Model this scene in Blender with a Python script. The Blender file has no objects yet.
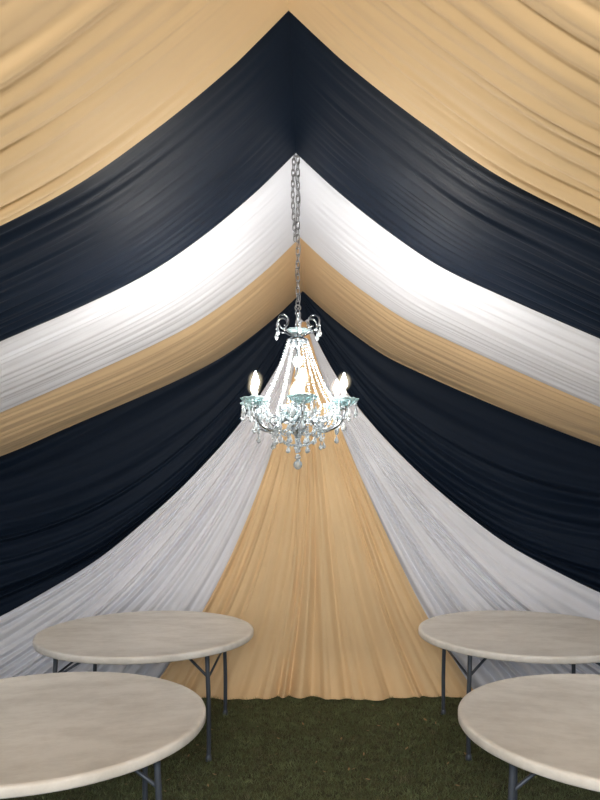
import bpy, math, random
import numpy as np
from mathutils import Vector, noise

scene = bpy.context.scene
rng = np.random.RandomState(7)
random.seed(7)

# ------------------------------------------------------------------ helpers
def link(ob, parent=None):
    scene.collection.objects.link(ob)
    if parent is not None:
        ob.parent = parent
    return ob

def empty(name, loc=(0, 0, 0)):
    e = bpy.data.objects.new(name, None)
    e.empty_display_size = 0.1
    e.location = loc
    return link(e)

def mesh_obj(name, verts, faces, mat=None, smooth=True, parent=None):
    me = bpy.data.meshes.new(name)
    me.from_pydata([tuple(map(float, v)) for v in verts], [], faces)
    me.update()
    if smooth:
        me.polygons.foreach_set('use_smooth', [True] * len(me.polygons))
    if mat:
        me.materials.append(mat)
    return link(bpy.data.objects.new(name, me), parent)

def grid_obj(name, P, mat, parent=None):
    """P : (rows, cols, 3)"""
    R, C = P.shape[:2]
    idx = np.arange(R * C).reshape(R, C)
    f = np.stack([idx[:-1, :-1], idx[1:, :-1], idx[1:, 1:], idx[:-1, 1:]], -1).reshape(-1, 4)
    me = bpy.data.meshes.new(name)
    me.vertices.add(R * C)
    me.vertices.foreach_set('co', P.reshape(-1).astype(np.float32))
    n = len(f)
    me.loops.add(n * 4)
    me.loops.foreach_set('vertex_index', f.reshape(-1).astype(np.int32))
    me.polygons.add(n)
    me.polygons.foreach_set('loop_start', (np.arange(n) * 4).astype(np.int32))
    me.polygons.foreach_set('use_smooth', np.ones(n, dtype=bool))
    me.update(calc_edges=True)
    me.validate()
    me.materials.append(mat)
    return link(bpy.data.objects.new(name, me), parent)

class Builder:
    def __init__(self):
        self.v = []; self.f = []
    def add(self, verts, faces):
        o = len(self.v)
        self.v += [tuple(v) for v in verts]
        self.f += [tuple(i + o for i in f) for f in faces]
    def lathe(self, prof, n=16, c=(0, 0, 0), mod=None, rot=0.0):
        vs = []; fs = []
        for (r, z) in prof:
            for k in range(n):
                a = 2 * math.pi * k / n + rot
                rr = r * (mod(a, r) if mod else 1.0)
                vs.append((c[0] + rr * math.cos(a), c[1] + rr * math.sin(a), c[2] + z))
        m = len(prof)
        for i in range(m - 1):
            for k in range(n):
                k2 = (k + 1) % n
                fs.append((i * n + k, i * n + k2, (i + 1) * n + k2, (i + 1) * n + k))
        self.add(vs, fs)
    def tube(self, pts, r, n=8, closed=False):
        pts = [Vector(p) for p in pts]
        m = len(pts)
        rs = r if isinstance(r, (list, tuple)) else [r] * m
        vs = []; fs = []
        prev = None
        for i, p in enumerate(pts):
            if closed:
                t = pts[(i + 1) % m] - pts[i - 1]
            else:
                t = pts[min(i + 1, m - 1)] - pts[max(i - 1, 0)]
            t.normalize()
            if prev is None:
                ref = Vector((0, 0, 1)) if abs(t.z) < 0.9 else Vector((1, 0, 0))
                nrm = t.cross(ref).normalized()
            else:
                nrm = (prev - t * prev.dot(t)).normalized()
            prev = nrm
            b = t.cross(nrm)
            for k in range(n):
                a = 2 * math.pi * k / n
                vs.append(p + (nrm * math.cos(a) + b * math.sin(a)) * rs[i])
        segs = m if closed else m - 1
        for i in range(segs):
            j = (i + 1) % m
            for k in range(n):
                k2 = (k + 1) % n
                fs.append((i * n + k, i * n + k2, j * n + k2, j * n + k))
        if not closed:
            fs.append(tuple(reversed(range(n))))
            fs.append(tuple((m - 1) * n + k for k in range(n)))
        self.add(vs, fs)
    def bead(self, p, r, n=6):
        a0 = random.random()
        self.lathe([(0.0005, -r), (r * .8, -r * .5), (r, 0.0), (r * .8, r * .5), (0.0005, r)], n, p, rot=a0)
    def drop(self, p, L, r):
        """faceted teardrop hanging from point p"""
        self.lathe([(0.0006, 0), (r * .35, -L * .3), (r, -L * .68), (r * .75, -L * .88), (0.0006, -L)], 6, p, rot=random.random())
    def obj(self, name, mat, parent=None, smooth=True):
        return mesh_obj(name, self.v, self.f, mat, smooth, parent)

def smooth_path(ctrl, n=10):
    """Catmull-Rom"""
    P = [Vector(c) for c in ctrl]
    P = [P[0] * 2 - P[1]] + P + [P[-1] * 2 - P[-2]]
    out = []
    for i in range(1, len(P) - 2):
        for k in range(n):
            t = k / n
            a, b, c, d = P[i - 1], P[i], P[i + 1], P[i + 2]
            out.append(0.5 * ((2 * b) + (c - a) * t + (2 * a - 5 * b + 4 * c - d) * t * t + (-a + 3 * b - 3 * c + d) * t ** 3))
    out.append(P[-2])
    return out

# ------------------------------------------------------------------ materials
def new_mat(name):
    m = bpy.data.materials.new(name)
    m.use_nodes = True
    return m, m.node_tree, m.node_tree.nodes['Principled BSDF']

def fabric(name, col, rough=0.65, sheen=0.3, spec=0.3, var=0.06, scale=3.0):
    m, nt, b = new_mat(name)
    N = nt.nodes; L = nt.links
    tc = N.new('ShaderNodeTexCoord')
    no = N.new('ShaderNodeTexNoise'); no.inputs['Scale'].default_value = scale; no.inputs['Detail'].default_value = 4
    L.new(tc.outputs['Object'], no.inputs['Vector'])
    mx = N.new('ShaderNodeMixRGB')
    mx.inputs['Color1'].default_value = (*[c * (1 - var) for c in col], 1)
    mx.inputs['Color2'].default_value = (*[min(1, c * (1 + var)) for c in col], 1)
    L.new(no.outputs['Fac'], mx.inputs['Fac'])
    L.new(mx.outputs['Color'], b.inputs['Base Color'])
    n2 = N.new('ShaderNodeTexNoise'); n2.inputs['Scale'].default_value = 450; n2.inputs['Detail'].default_value = 2
    L.new(tc.outputs['Object'], n2.inputs['Vector'])
    bp = N.new('ShaderNodeBump'); bp.inputs['Strength'].default_value = 0.03; bp.inputs['Distance'].default_value = 0.001
    L.new(n2.outputs['Fac'], bp.inputs['Height']); L.new(bp.outputs['Normal'], b.inputs['Normal'])
    b.inputs['Roughness'].default_value = rough
    b.inputs['Specular IOR Level'].default_value = spec
    b.inputs['Sheen Weight'].default_value = sheen
    b.inputs['Sheen Roughness'].default_value = 0.4
    return m

gold_m = fabric('gold_satin', (0.80, 0.58, 0.33), 0.7, 0.1, .2)
navy_m = fabric('navy_satin', (0.006, 0.0128, 0.027), 0.6, 0.0, 0.15)
white_m = fabric('white_satin', (0.78, 0.795, 0.85), 0.65, 0.1, .2)

def simple(name, col, rough=0.4, metal=0.0, noise_scale=30, var=0.08, **kw):
    m, nt, b = new_mat(name)
    N = nt.nodes; L = nt.links
    tc = N.new('ShaderNodeTexCoord')
    no = N.new('ShaderNodeTexNoise'); no.inputs['Scale'].default_value = noise_scale
    L.new(tc.outputs['Object'], no.inputs['Vector'])
    mx = N.new('ShaderNodeMixRGB')
    mx.inputs['Color1'].default_value = (*[c * (1 - var) for c in col], 1)
    mx.inputs['Color2'].default_value = (*[min(1, c * (1 + var)) for c in col], 1)
    L.new(no.outputs['Fac'], mx.inputs['Fac']); L.new(mx.outputs['Color'], b.inputs['Base Color'])
    b.inputs['Roughness'].default_value = rough
    b.inputs['Metallic'].default_value = metal
    for k, v in kw.items():
        b.inputs[k].default_value = v
    return m

chrome_m = simple('chrome', (0.42, 0.45, 0.48), 0.16, 1.0)
chain_m = simple('chain_steel', (0.36, 0.36, 0.36), 0.32, 1.0)
crystal_m = simple('crystal', (0.80, 0.88, 0.93), 0.05, 0.0, **{'Transmission Weight': 0.6, 'IOR': 1.6, 'Specular IOR Level': 1.0})
glass_m = simple('cup_glass', (0.66, 0.86, 0.89), 0.06, 0.0, **{'Transmission Weight': 0.75, 'IOR': 1.45})
candle_m = simple('candle_sleeve', (0.9, 0.9, 0.88), 0.3)
legs_m = simple('leg_steel', (0.075, 0.09, 0.115), 0.4, 0.3)

bulb_m, nt, b = new_mat('lit_bulb')
b.inputs['Base Color'].default_value = (1, 1, 1, 1)
b.inputs['Emission Color'].default_value = (1.0, 0.95, 0.88, 1)
b.inputs['Emission Strength'].default_value = 500.0

# painted glow halo: see-through shell round each bulb, emission fades to its rim
halo_m, nt, b = new_mat('bulb_glow')
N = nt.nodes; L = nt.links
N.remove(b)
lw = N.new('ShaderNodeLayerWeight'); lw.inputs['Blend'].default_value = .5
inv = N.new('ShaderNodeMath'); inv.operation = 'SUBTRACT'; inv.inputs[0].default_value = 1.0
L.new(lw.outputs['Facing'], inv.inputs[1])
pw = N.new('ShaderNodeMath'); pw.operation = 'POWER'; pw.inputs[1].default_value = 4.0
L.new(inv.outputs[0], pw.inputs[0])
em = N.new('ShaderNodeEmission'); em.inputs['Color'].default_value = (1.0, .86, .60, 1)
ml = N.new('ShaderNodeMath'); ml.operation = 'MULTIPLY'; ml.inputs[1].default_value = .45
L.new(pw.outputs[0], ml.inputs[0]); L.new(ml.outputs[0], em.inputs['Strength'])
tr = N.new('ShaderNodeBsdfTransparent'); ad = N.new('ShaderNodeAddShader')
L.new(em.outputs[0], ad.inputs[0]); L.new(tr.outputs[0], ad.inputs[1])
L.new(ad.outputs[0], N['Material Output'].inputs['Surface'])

# table plastic
table_m, nt, b = new_mat('table_plastic')
N = nt.nodes; L = nt.links
tc = N.new('ShaderNodeTexCoord')
n1 = N.new('ShaderNodeTexNoise'); n1.inputs['Scale'].default_value = 4.5; n1.inputs['Detail'].default_value = 10; n1.inputs['Roughness'].default_value = .7
mp = N.new('ShaderNodeMapping'); mp.inputs['Scale'].default_value = (1, 1.8, 1)
L.new(tc.outputs['Object'], mp.inputs['Vector']); L.new(mp.outputs['Vector'], n1.inputs['Vector'])
cr = N.new('ShaderNodeValToRGB')
cr.color_ramp.elements[0].position = .3; cr.color_ramp.elements[0].color = (0.63, 0.61, 0.56, 1)
cr.color_ramp.elements[1].position = .60; cr.color_ramp.elements[1].color = (0.80, 0.785, 0.74, 1)
L.new(n1.outputs['Fac'], cr.inputs['Fac']); L.new(cr.outputs['Color'], b.inputs['Base Color'])
n2 = N.new('ShaderNodeTexNoise'); n2.inputs['Scale'].default_value = 160
L.new(tc.outputs['Object'], n2.inputs['Vector'])
bp = N.new('ShaderNodeBump'); bp.inputs['Strength'].default_value = .15; bp.inputs['Distance'].default_value = .002
L.new(n2.outputs['Fac'], bp.inputs['Height']); L.new(bp.outputs['Normal'], b.inputs['Normal'])
b.inputs['Roughness'].default_value = .5

# soil / lawn
soil_m, nt, b = new_mat('lawn_soil')
N = nt.nodes; L = nt.links
tc = N.new('ShaderNodeTexCoord')
n1 = N.new('ShaderNodeTexNoise'); n1.inputs['Scale'].default_value = 14; n1.inputs['Detail'].default_value = 10
L.new(tc.outputs['Object'], n1.inputs['Vector'])
cr = N.new('ShaderNodeValToRGB')
cr.color_ramp.elements[0].position = .35; cr.color_ramp.elements[0].color = (0.04, 0.04, 0.018, 1)
cr.color_ramp.elements[1].position = .7; cr.color_ramp.elements[1].color = (0.09, 0.10, 0.04, 1)
L.new(n1.outputs['Fac'], cr.inputs['Fac']); L.new(cr.outputs['Color'], b.inputs['Base Color'])
b.inputs['Roughness'].default_value = .95

grass_m, nt, b = new_mat('grass_blade')
N = nt.nodes; L = nt.links
tc = N.new('ShaderNodeTexCoord')
n1 = N.new('ShaderNodeTexNoise'); n1.inputs['Scale'].default_value = 5.0; n1.inputs['Detail'].default_value = 14; n1.inputs['Roughness'].default_value = .85
L.new(tc.outputs['Object'], n1.inputs['Vector'])
cr = N.new('ShaderNodeValToRGB')
cr.color_ramp.elements[0].position = .34; cr.color_ramp.elements[0].color = (0.25, 0.20, 0.12, 1)
cr.color_ramp.elements[1].position = .64; cr.color_ramp.elements[1].color = (0.24, 0.28, 0.13, 1)
e = cr.color_ramp.elements.new(.48); e.color = (0.09, 0.115, 0.045, 1)
L.new(n1.outputs['Fac'], cr.inputs['Fac']); L.new(cr.outputs['Color'], b.inputs['Base Color'])
b.inputs['Roughness'].default_value = .7

# ------------------------------------------------------------------ pleats
def pleats(n, seed, jitter=0.55, power=1.5):
    r = np.random.RandomState(seed)
    w = 1 + jitter * (r.rand(n) * 2 - 1)
    knots = np.concatenate([[0], np.cumsum(w)]); knots /= knots[-1]
    h = 0.35 + 0.65 * r.rand(n)
    def f(s):
        s = np.mod(s, 1.0)
        i = np.clip(np.searchsorted(knots, s, side='right') - 1, 0, n - 1)
        t = (s - knots[i]) / (knots[i + 1] - knots[i])
        return h[i] * np.sin(np.pi * t) ** power
    return f

def fold_field(S, T, n, seed, fine=.08):
    """S across the folds, T along them; both arrays 0..1. returns about 0..1"""
    r = np.random.RandomState(seed + 500)
    ph = r.rand(8) * 6.28
    wob = (0.30 / n) * (np.sin(T * 2.4 + ph[0] + S * 7) + .4 * np.sin(T * 5 + ph[1] + S * 11))
    a = pleats(n, seed)(S + wob)
    b_ = pleats(int(n * 1.45), seed + 1)(S - wob * .7)
    c = pleats(int(n * 2.7), seed + 2)(S + wob * .5)
    k = 0.5 + 0.5 * np.sin(T * 3.2 + ph[2] + S * 9)
    return a * (.35 + .45 * k) + b_ * (.8 - .5 * k) * .6 + fine * c

# ------------------------------------------------------------------ tent geometry
CAMZ = 1.84
RX = -0.08           # ridge x
HW = 3.0             # half width
BACK = 6.0
LIFT = 0.045
prof_x = np.array([0, .1, .2, .45, .72, 1.0, 1.45, 2.0, 2.57, 3.0])
prof_zL = CAMZ + LIFT + np.array([1.57, 1.47, 1.375, 1.17, .985, .84, .64, .405, .16, .02])
prof_zR = CAMZ + LIFT + np.array([1.57, 1.475, 1.385, 1.19, 1.01, .875, .675, .44, .225, .08])

def pchip(xs, ys, x):
    # monotone cubic
    h = np.diff(xs); d = np.diff(ys) / h
    m = np.zeros_like(ys)
    m[1:-1] = np.where(d[:-1] * d[1:] > 0, 2 * d[:-1] * d[1:] / (d[:-1] + d[1:]), 0)
    m[0] = d[0]; m[-1] = d[-1]
    i = np.clip(np.searchsorted(xs, x) - 1, 0, len(xs) - 2)
    t = (x - xs[i]) / h[i]
    return (ys[i] * (2 * t**3 - 3 * t**2 + 1) + h[i] * m[i] * (t**3 - 2 * t**2 + t)
            + ys[i + 1] * (-2 * t**3 + 3 * t**2) + h[i] * m[i + 1] * (t**3 - t**2))

ceiling = empty('ceiling')
bands = [(-1.2, 0.0, gold_m, 'gold_swag_a', 13, 1.25), (0.0, 1.2, gold_m, 'gold_swag_b', 13, 1.2), (1.2, 2.42, gold_m, 'gold_swag_c', 12, 1.4),
         (2.42, 3.5, navy_m, 'navy_swag', 12, 1.0), (3.5, 4.75, white_m, 'white_swag', 10, .5), (4.75, 6.16, gold_m, 'gold_swag_d', 11, .6)]
for bi, (y0, y1, mat, nm, nfold, am) in enumerate(bands):
    for side in (-1, 1):
        R, C = 320, 120
        s = np.linspace(0, 1, R)[:, None] * np.ones((1, C))
        t = np.ones((R, 1)) * (np.linspace(0, 1, C)[None, :] ** 1.15)
        d = t * HW
        z = pchip(prof_x, prof_zL if side < 0 else prof_zR, d)
        F = fold_field(s * .98 + .01, t, nfold, 31 * bi + (7 if side > 0 else 0))
        amp = (0.008 + 0.030 * np.clip(t * 2.2, 0, 1)) * am * np.clip(t * 18, 0, 1)
        z = z - F * amp - .003 * (1 - np.clip(t * 18, 0, 1))
        # front edge of the next swag tucks above the rear edge of this one
        z = z - 0.022 * s**6 + 0.015 * (1 - s)**4
        # slight hang between the seams
        z = z - 0.03 * np.sin(np.pi * s) * np.sin(np.pi * np.clip(t, 0, 1))
        wf = np.clip(t * 6, 0, 1)
        y = y0 + (y1 - y0) * s + wf * (0.02 * np.sin(t * 7 + bi) * np.sin(np.pi * s) + 0.012 * np.sin(t * 9 + bi * 2) * (1 if bi not in (5,) else .3))
        y = np.where(s > .999, y + 0.02, y)
        x = RX + side * d
        grid_obj(nm + ('_l' if side < 0 else '_r'), np.stack([x, y, z], -1), mat, ceiling)

# ---- back wall solid gable
def px(x, y):
    k = 713.0 / 6.0
    return ((x - 312) / k, CAMZ + (475 - y) / k)

gv = []
xs = np.linspace(-HW, HW, 61)
for X in xs:
    zt = float(pchip(prof_x, prof_zL if X < 0 else prof_zR, np.array([abs(X)]))[0])
    gv.append((RX + X, 6.18, 0.0)); gv.append((RX + X, 6.18, zt))
gf = [(2 * i, 2 * i + 2, 2 * i + 3, 2 * i + 1) for i in range(60)]
mesh_obj('wall_back', gv, gf, navy_m)

# ---- radial drapes on the back wall
def curve_from(pts, n):
    P = np.array([px(*p) for p in pts])
    seg = np.concatenate([[0], np.cumsum(np.linalg.norm(np.diff(P, axis=0), axis=1))]); seg /= seg[-1]
    t = np.linspace(0, 1, n)
    X = np.interp(t, seg, P[:, 0]); Z = np.interp(t, seg, P[:, 1])
    K = (n // 20) * 2 + 1; h = K // 2
    k = np.ones(K) / K
    for _ in range(3):
        Xp = np.concatenate([2 * X[0] - X[h:0:-1], X, 2 * X[-1] - X[-2:-h - 2:-1]]); X = np.convolve(Xp, k, 'valid')
        Zp = np.concatenate([2 * Z[0] - Z[h:0:-1], Z, 2 * Z[-1] - Z[-2:-h - 2:-1]]); Z = np.convolve(Zp, k, 'valid')
    return np.stack([X, Z], -1)

def radial(name, A, B, ends, mat, ybase, nfold, seed, amp, mat_cols=360, sag=0.0, hem=0.0, fine=.12, grow=1.2, a0=.10):
    """A,B: (T,2) edge curves; ends: function u-> end point (X,Z)"""
    T = A.shape[0]; U = mat_cols
    u = np.linspace(0, 1, U)[None, :, None]
    t = np.linspace(0, 1, T)[:, None, None]
    dA = (A - (A[0] + (A[-1] - A[0]) * t[:, 0]))[:, None, :]
    dB = (B - (B[0] + (B[-1] - B[0]) * t[:, 0]))[:, None, :]
    st = A[0][None, None, :] * (1 - u) + B[0][None, None, :] * u
    E = np.array([ends(float(k)) for k in u[0, :, 0]])[None, :, :]
    P = st + t * (E - st) + dA * (1 - u) + dB * u
    tt = t[:, :, 0] * np.ones((1, U)); uu = u[:, :, 0] * np.ones((T, 1))
    P[:, :, 1] -= sag * np.sin(np.pi * tt) * np.sin(np.pi * uu)
    F = fold_field(uu * .98 + .01, tt * .8, nfold, seed, fine)
    y = ybase - F * amp * (a0 + (1 - a0) * tt ** grow)
    h = np.clip((tt - .86) / .14, 0, 1) ** 2.2
    y = y - hem * h * (.35 + .5 * F + .5 * np.sin(uu * 8.0 - .6) ** 2)
    P[:, :, 1] = np.maximum(P[:, :, 1], 0.004)
    if hem > 0:      # cloth lying on the lawn
        P[:, :, 1] += .025 * np.clip((tt - .93) / .05, 0, 1) * F
    return grid_obj(name, np.stack([P[:, :, 0], y, P[:, :, 1]], -1), mat)

NT = 260
goldL = curve_from([(302, 322), (296, 360), (288, 400), (273, 450), (255, 500), (232, 555), (203, 612), (150, 693)], NT)
goldR = curve_from([(306, 322), (318, 365), (330, 400), (349, 450), (371, 500), (396, 555), (424, 612), (475, 693)], NT)
LEFT = RX - HW + .02; RIGHT = RX + HW - .02
whL = curve_from([(301, 318), (286, 352), (266, 386), (240, 425), (180, 490), (100, 560), (0, 618), (-52, 640)], NT)
whR = curve_from([(307, 318), (322, 352), (342, 386), (372, 425), (430, 484), (505, 545), (600, 594), (656, 615)], NT)

# gold centre fan
gl, gr = goldL[-1], goldR[-1]
radial('gold_curtain', goldL, goldR, lambda u: (gl[0] * (1 - u) + gr[0] * u, 0.0), gold_m, 6.0, 13, 11, 0.10, 520, hem=0.17, fine=.06)

def white_end(g, w, f=.72):
    def e(u):
        if u < f:
            k = u / f
            return (g[0] * (1 - k) + w[0] * k, 0.0)
        k = (u - f) / (1 - f)
        return (w[0], w[1] * k)
    return e
# white edges tuck behind the gold
wgL = goldL + np.array([0.03, 0]); wgR = goldR - np.array([0.03, 0])
radial('white_curtain', wgL, whL, white_end(wgL[-1], whL[-1]), white_m, 6.05, 11, 23, 0.15, 600, sag=.07, fine=.04, grow=1.8, a0=.08)
radial('white_curtain', wgR, whR, white_end(wgR[-1], whR[-1]), white_m, 6.05, 11, 37, 0.15, 600, sag=.07, fine=.04, grow=1.8, a0=.08)

def eave_curve(side):
    d = np.linspace(0, HW - .02, NT)
    z = pchip(prof_x, prof_zL if side < 0 else prof_zR, d)
    return np.stack([RX + side * d, z - 0.005], -1)
for side, wc, sd in ((-1, whL, 51), (1, whR, 67)):
    ec = eave_curve(side)
    lo = wc.copy(); lo[:, 1] -= 0.05 * np.linspace(0, 1, NT); 
    a, c = lo[-1], ec[-1]
    radial('navy_curtain', lo, ec, lambda u, a=a, c=c: (a[0] * (1 - u) + c[0] * u, a[1] * (1 - u) + c[1] * u),
           navy_m, 6.165, 7, sd, 0.12, 360, sag=0.30, fine=.07)

# ---- side walls : pleated navy/white lining, open tent front behind the photographer
for side, nm in ((-1, 'wall_left'), (1, 'wall_right')):
    R, C = 700, 20
    s = np.linspace(0, 1, R)[:, None] * np.ones((1, C)); t = np.ones((R, 1)) * np.linspace(0, 1, C)[None, :]
    F = fold_field(s, t, 60, 90 + side)
    x = RX + side * (HW + 0.05 - F * 0.05 * t)
    y = -1.2 + s * 7.35
    z = (CAMZ + LIFT + (0.06 if side > 0 else 0.0) + 0.02) * (1 - t) + 0.002
    grid_obj(nm, np.stack([x, y, z], -1), white_m)

# ------------------------------------------------------------------ floor
fl = mesh_obj('floor', [(-8, -8, 0), (8, -8, 0), (8, 8, 0), (-8, 8, 0)], [(0, 1, 2, 3)], soil_m)
NB = 170000
bx = rng.uniform(-3.0, 2.85, NB); by = 1.6 + 4.45 * rng.rand(NB) ** .9
h = rng.uniform(.010, .034, NB); ang = rng.uniform(0, 2 * np.pi, NB); w = rng.uniform(.0015, .003, NB)
lx = rng.normal(0, .016, NB); ly = rng.normal(0, .016, NB)
V = np.zeros((NB, 3, 3))
V[:, 0, 0] = bx - w * np.cos(ang); V[:, 0, 1] = by - w * np.sin(ang)
V[:, 1, 0] = bx + w * np.cos(ang); V[:, 1, 1] = by + w * np.sin(ang)
V[:, 2, 0] = bx + lx; V[:, 2, 1] = by + ly; V[:, 2, 2] = h
me = bpy.data.meshes.new('grass_blades')
me.vertices.add(NB * 3); me.vertices.foreach_set('co', V.reshape(-1).astype(np.float32))
me.loops.add(NB * 3); me.loops.foreach_set('vertex_index', np.arange(NB * 3, dtype=np.int32))
me.polygons.add(NB); me.polygons.foreach_set('loop_start', (np.arange(NB) * 3).astype(np.int32))
me.update(calc_edges=True); me.materials.append(grass_m)
link(bpy.data.objects.new('grass_blades', me), fl)
# a few dry leaves in the lawn
leaf_m = simple('dry_leaf', (0.32, 0.21, 0.10), .8)
B = Builder()
for i in range(70):
    cx, cy = rng.uniform(-1.2, 1.3), rng.uniform(3.9, 5.7)
    a = rng.uniform(0, 6.28); L_ = rng.uniform(.012, .022); W_ = L_ * .4
    ca, sa = math.cos(a), math.sin(a)
    loc = [(-L_, 0, .02), (0, -W_, .026), (L_, 0, .03), (0, W_, .022)]
    B.add([(cx + p[0] * ca - p[1] * sa, cy + p[0] * sa + p[1] * ca, p[2]) for p in loc], [(0, 1, 2, 3)])
B.obj('dry_leaves', leaf_m, fl)

# ------------------------------------------------------------------ tables
def table(cx, cy, rot, r=0.75):
    root = empty('round_folding_table', (cx, cy, 0)); root.rotation_euler = (0, 0, rot)
    T = Builder()
    T.lathe([(0.0, .741), (r * .5, .741), (r - .035, .7405), (r - .028, .743), (r - .012, .743), (r - .003, .739), (r, .732),
             (r, .706), (r - .004, .700), (r - .02, .698), (r - .03, .704), (r * .5, .704), (0.0, .704)], 128)
    T.obj('tabletop', table_m, root)
    Lg = Builder()
    lx, ly = .50, .44
    for sx in (-1, 1):
        # U shaped folding leg pair
        pts = smooth_path([(sx * (lx + .0), -ly, .012), (sx * lx, -ly + .002, .35), (sx * (lx - .01), -ly + .01, .62),
                           (sx * (lx - .01), -ly + .05, .682), (sx * (lx - .01), 0, .686), (sx * (lx - .01), ly - .05, .682),
                           (sx * (lx - .01), ly - .01, .62), (sx * lx, ly - .002, .35), (sx * lx, ly, .012)], 8)
        Lg.tube(pts, .0145, 10)
        Lg.tube([(sx * lx, -ly, .54), (sx * lx, ly, .54)], .008, 8)
        for sy in (-1, 1):
            Lg.tube([(sx * lx, sy * (ly - .01), .53), (sx * .20, sy * .10, .69)], .009, 8)
            Lg.lathe([(0.0, 0), (.02, 0), (.021, .012), (.018, .035), (.0145, .04)], 12, (sx * lx, sy * ly, 0.0))
    for sy in (-1, 1):
        Lg.tube([(-.56, sy * .30, .692), (.56, sy * .30, .692)], .011, 8)
    Lg.tube([(-.20, -.3, .692), (-.20, .3, .692)], .011, 8)
    Lg.tube([(.20, -.3, .692), (.20, .3, .692)], .011, 8)
    Lg.obj('folding_legs', legs_m, root)
table(-1.165, 5.03, 0.0)
table(1.51, 5.04, 0.0)
table(-1.24, 3.24, 0.30)
table(1.42, 3.20, -0.30)

# ------------------------------------------------------------------ chandelier
CX, CY = RX + .01, 3.53
ch = empty('chandelier', (CX, CY, 0))
metal = Builder(); cry = Builder(); cups = Builder(); sleeves = Builder(); bulbs = Builder(); chain = Builder(); glow = Builder()
def pol(r, z, a): return (r * math.cos(a), r * math.sin(a), z)
NA = 6; A0 = math.radians(-90 + 6)
# central column
metal.lathe([(0, 2.02), (.012, 2.025), (.03, 2.05), (.045, 2.08), (.03, 2.11), (.014, 2.13), (.012, 2.17), (.022, 2.20), (.012, 2.23),
             (.009, 2.30), (.018, 2.33), (.010, 2.36), (.008, 2.45), (.020, 2.48), (.05, 2.50), (.055, 2.51), (.02, 2.525), (.008, 2.55), (.008, 2.63),
             (.014, 2.64), (.008, 2.655), (0, 2.66)], 20)
cry.lathe([(.012, 2.235), (.03, 2.25), (.036, 2.275), (.02, 2.30), (.01, 2.31)], 10)
cry.lathe([(.010, 2.37), (.024, 2.39), (.026, 2.42), (.010, 2.44)], 10)
cups.lathe([(.02, 2.12), (.05, 2.125), (.085, 2.145), (.088, 2.15), (.05, 2.132), (.02, 2.128)], 48, mod=lambda a, r: 1 + .08 * math.cos(10 * a))
cups.lathe([(.02, 2.535), (.04, 2.545), (.055, 2.56), (.052, 2.562), (.02, 2.545)], 40, mod=lambda a, r: 1 + .08 * math.cos(8 * a))
RC = .245
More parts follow.
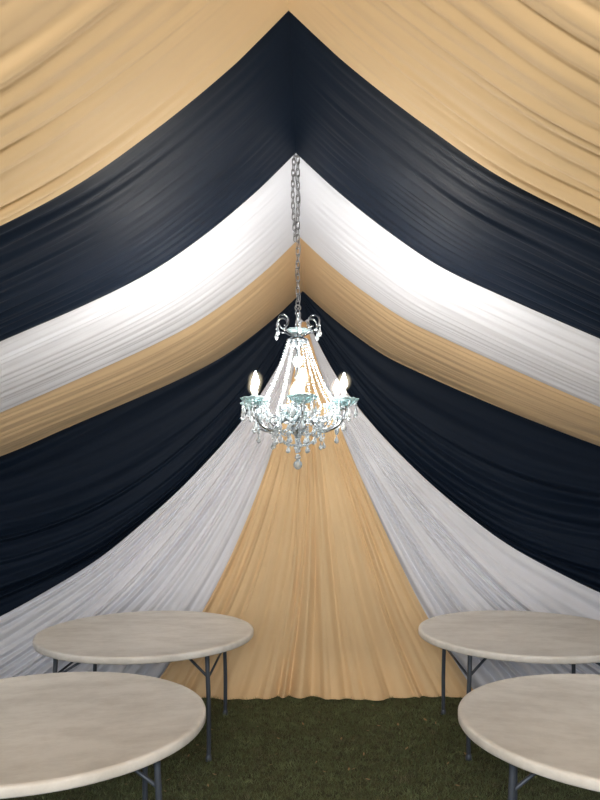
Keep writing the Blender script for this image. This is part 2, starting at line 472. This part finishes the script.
for i in range(NA):
    a = A0 + 2 * math.pi * i / NA
    arm = smooth_path([pol(.02, 2.09, a), pol(.06, 2.115, a), (pol(.095, 2.10, a)), pol(.13, 2.07, a), pol(.175, 2.062, a), pol(.22, 2.085, a), pol(RC, 2.13, a), pol(RC, 2.175, a)], 8)
    metal.tube(arm, .0072, 8)
    # small curl on each arm
    curl = [pol(.135 + .026 * math.cos(q) * (1 - q / 14), 2.105 + .026 * math.sin(q) * (1 - q / 14), a) for q in np.linspace(-1.6, 5.0, 26)]
    metal.tube(curl, .0038, 6)
    c = pol(RC, 0, a)
    # bobeche dish + candle cup
    cups.lathe([(.010, 2.168), (.03, 2.172), (.055, 2.188), (.068, 2.206), (.066, 2.208), (.05, 2.194), (.02, 2.180), (.012, 2.180)], 64, c, mod=lambda q, r: 1 + (.10 * math.cos(8 * q) if r > .04 else 0))
    cups.lathe([(.012, 2.182), (.022, 2.192), (.026, 2.215), (.024, 2.217), (.016, 2.195)], 24, c, mod=lambda q, r: 1 + .06 * math.cos(6 * q))
    metal.lathe([(0, 2.150), (.012, 2.155), (.016, 2.166), (.010, 2.176), (0, 2.178)], 12, c)
    sleeves.lathe([(.0105, 2.19), (.0105, 2.252), (.008, 2.258), (0, 2.258)], 14, c)
    bulbs.lathe([(0.004, 2.256), (.010, 2.262), (.0165, 2.274), (.0165, 2.287), (.009, 2.308), (.003, 2.326), (.0, 2.334)], 10, c)
    glow.lathe([(.040 * math.sin(q), 2.290 - .048 * math.cos(q)) for q in np.linspace(0.02, math.pi - .02, 20)], 28, c)  # added shell that carries the glow halo, not a bulb part
    # drops round each dish
    for k in range(8):
        q = a + 2 * math.pi * k / 8
        p = (c[0] + .062 * math.cos(q), c[1] + .062 * math.sin(q), 2.196)
        n = 2 + (k % 2)
        for j in range(n):
            cry.bead((p[0], p[1], p[2] - .007 - .013 * j), .0058)
        cry.drop((p[0], p[1], p[2] - .013 * n), .045, .0105)
    for k in range(3):
        cry.bead((c[0], c[1], 2.142 - .014 * k), .007)
    cry.drop((c[0], c[1], 2.105), .055, .014)
    # crown scroll (top)
    sc = [pol(.008, 2.51, a), pol(.04, 2.535, a), pol(.070, 2.55, a)]
    sc2 = [pol(.082 + .040 * (1 - q / 13) * math.cos(q - 1.9), 2.592 + .042 * (1 - q / 13) * math.sin(q - 1.9), a) for q in np.linspace(0, 6.6, 30)]
    metal.tube(smooth_path(sc, 5) + sc2, .0042, 6)
    tip = pol(.118, 2.583, a)
    cry.bead((tip[0], tip[1], 2.572), .0055); cry.drop((tip[0], tip[1], 2.566), .05, .011)
    b2 = pol(.05, 2.50, a)
    # bead string crown -> dish
    def string(p0, p1, sag, r=.0066, step=.0128):
        p0, p1 = Vector(p0), Vector(p1)
        pts = [p0.lerp(p1, t) + Vector((0, 0, -sag * 4 * t * (1 - t))) for t in np.linspace(0, 1, 60)]
        acc = 0; cry.bead(pts[0], r)
        for u_, v_ in zip(pts[:-1], pts[1:]):
            acc += (v_ - u_).length
            if acc >= step:
                cry.bead(v_, r); acc = 0
    string(b2, pol(RC - .05, 2.20, a), .035)
    am = a + math.pi / NA
    string(pol(.05, 2.50, am), pol(RC * .78, 2.165, am), .03)
    # swags dish to dish
    string(pol(RC - .03, 2.185, a), pol(RC - .03, 2.185, a + 2 * math.pi / NA), .075)
    string(pol(RC - .02, 2.15, a), pol(RC - .02, 2.15, a + 2 * math.pi / NA), .105)
    string(pol(.12, 2.09, a), pol(.12, 2.09, a + 2 * math.pi / NA), .05)
    string(pol(.085, 2.145, a), pol(RC * .78, 2.165, am), .05)
    string(pol(.085, 2.145, a + 2 * math.pi / NA), pol(RC * .78, 2.165, am), .05)
    pm = pol(RC * .80, 2.10, am)
    cry.drop(pm, .05, .012)
    pm2 = pol(RC * .79, 2.045, am)
    cry.bead(pm2, .007); cry.drop((pm2[0], pm2[1], 2.04), .045, .012)
    # lower basket
    string(pol(.14, 2.07, a), pol(.012, 1.99, a), .03)
    for (rr, z0, nn, aa) in ((.085, 2.14, 8, am), (.055, 2.08, 7, a), (.14, 2.06, 4, a)):
        p = pol(rr, z0, aa)
        for j in range(nn):
            cry.bead((p[0], p[1], z0 - .013 * j), .0060)
        cry.drop((p[0], p[1], z0 - .013 * nn), .042, .011)
for j in range(4):
    cry.bead((0, 0, 2.01 - .016 * j), .009)
# bottom faceted ball and cap
cry.lathe([(0.0005, 1.945), (.010, 1.94), (.016, 1.925), (.008, 1.915)], 8)
cry.lathe([(0.001, 1.866), (.012, 1.870), (.020, 1.882), (.022, 1.892), (.019, 1.903), (.010, 1.913), (0.001, 1.916)], 10)
# chain
def chain_run(x0, y0, z0, x1, y1, z1, L=.042, W=.0095, r=.0024, bow=0.0):
    n = int(abs(z1 - z0) / (L - .010)); 
    for i in range(n):
        k = (i + .5) / n
        c = Vector((x0 + (x1 - x0) * k + bow * math.sin(math.pi * k), y0 + (y1 - y0) * k, z0 + (z1 - z0) * k))
        pts = []
        rot = (i % 2) * math.pi / 2 + .5
        for q in range(16):
            an = 2 * math.pi * q / 16
            lx = W * math.cos(an); lz = (L / 2 - W) * (1 if math.sin(an) > 0 else -1) * (abs(math.sin(an)) > .01) + W * math.sin(an)
            pts.append(c + Vector((lx * math.cos(rot), lx * math.sin(rot), lz)))
        chain.tube(pts, r, 6, closed=True)
chain_run(0, 0, 2.67, 0, 0, 3.45)
chain_run(-.012, .006, 3.00, -.018, 0, 3.43, L=.036, W=.008, bow=-.01)
chain.tube([Vector((.012 * math.sin(z * 26), .010 * math.cos(z * 26), z)) for z in np.linspace(2.66, 3.44, 60)], .0018, 6)
# hook ring at ridge + top loop
for zc, rr in ((3.435, .02), (2.668, .014)):
    chain.tube([(rr * math.cos(q), 0, zc + rr * math.sin(q)) for q in np.linspace(0, 2 * math.pi, 20, endpoint=False)], .003, 6, closed=True)
metal.obj('frame_arms_scrolls', chrome_m, ch)
cry.obj('crystal_strings_drops', crystal_m, ch, smooth=False)
cups.obj('glass_dishes', glass_m, ch)
sleeves.obj('candle_sleeves', candle_m, ch)
bulbs.obj('candle_bulbs', bulb_m, ch)
glow.obj('bulb_glow_shells', halo_m, ch)
chain.obj('hanging_chain', chain_m, ch)

# ------------------------------------------------------------------ lights / world
w = bpy.data.worlds.new('World'); scene.world = w; w.use_nodes = True
bg = w.node_tree.nodes['Background']
bg.inputs['Color'].default_value = (0.88, 0.93, 1.0, 1); bg.inputs['Strength'].default_value = 1.5

ld = bpy.data.lights.new('front_fill', 'POINT'); ld.energy = 165; ld.shadow_soft_size = .3; ld.color = (1, .97, .93)  # unseen fill light added behind the camera, no fitting built
lo = bpy.data.objects.new('front_fill', ld); lo.location = (RX, -0.9, 2.3); link(lo)

# ------------------------------------------------------------------ camera
cd = bpy.data.cameras.new('camera'); cam = bpy.data.objects.new('camera', cd); link(cam)
cam.location = (0, 0, CAMZ); cam.rotation_euler = (math.pi / 2, 0, 0)
cd.sensor_fit = 'VERTICAL'; cd.sensor_height = 36; cd.sensor_width = 27
cd.lens = 713 / 800 * 36
cd.shift_y = 75 / 800; cd.shift_x = -12 / 800
cd.clip_start = .05
scene.camera = cam
scene.view_settings.view_transform = 'Standard'
scene.view_settings.look = 'None'
scene.view_settings.exposure = 0.36
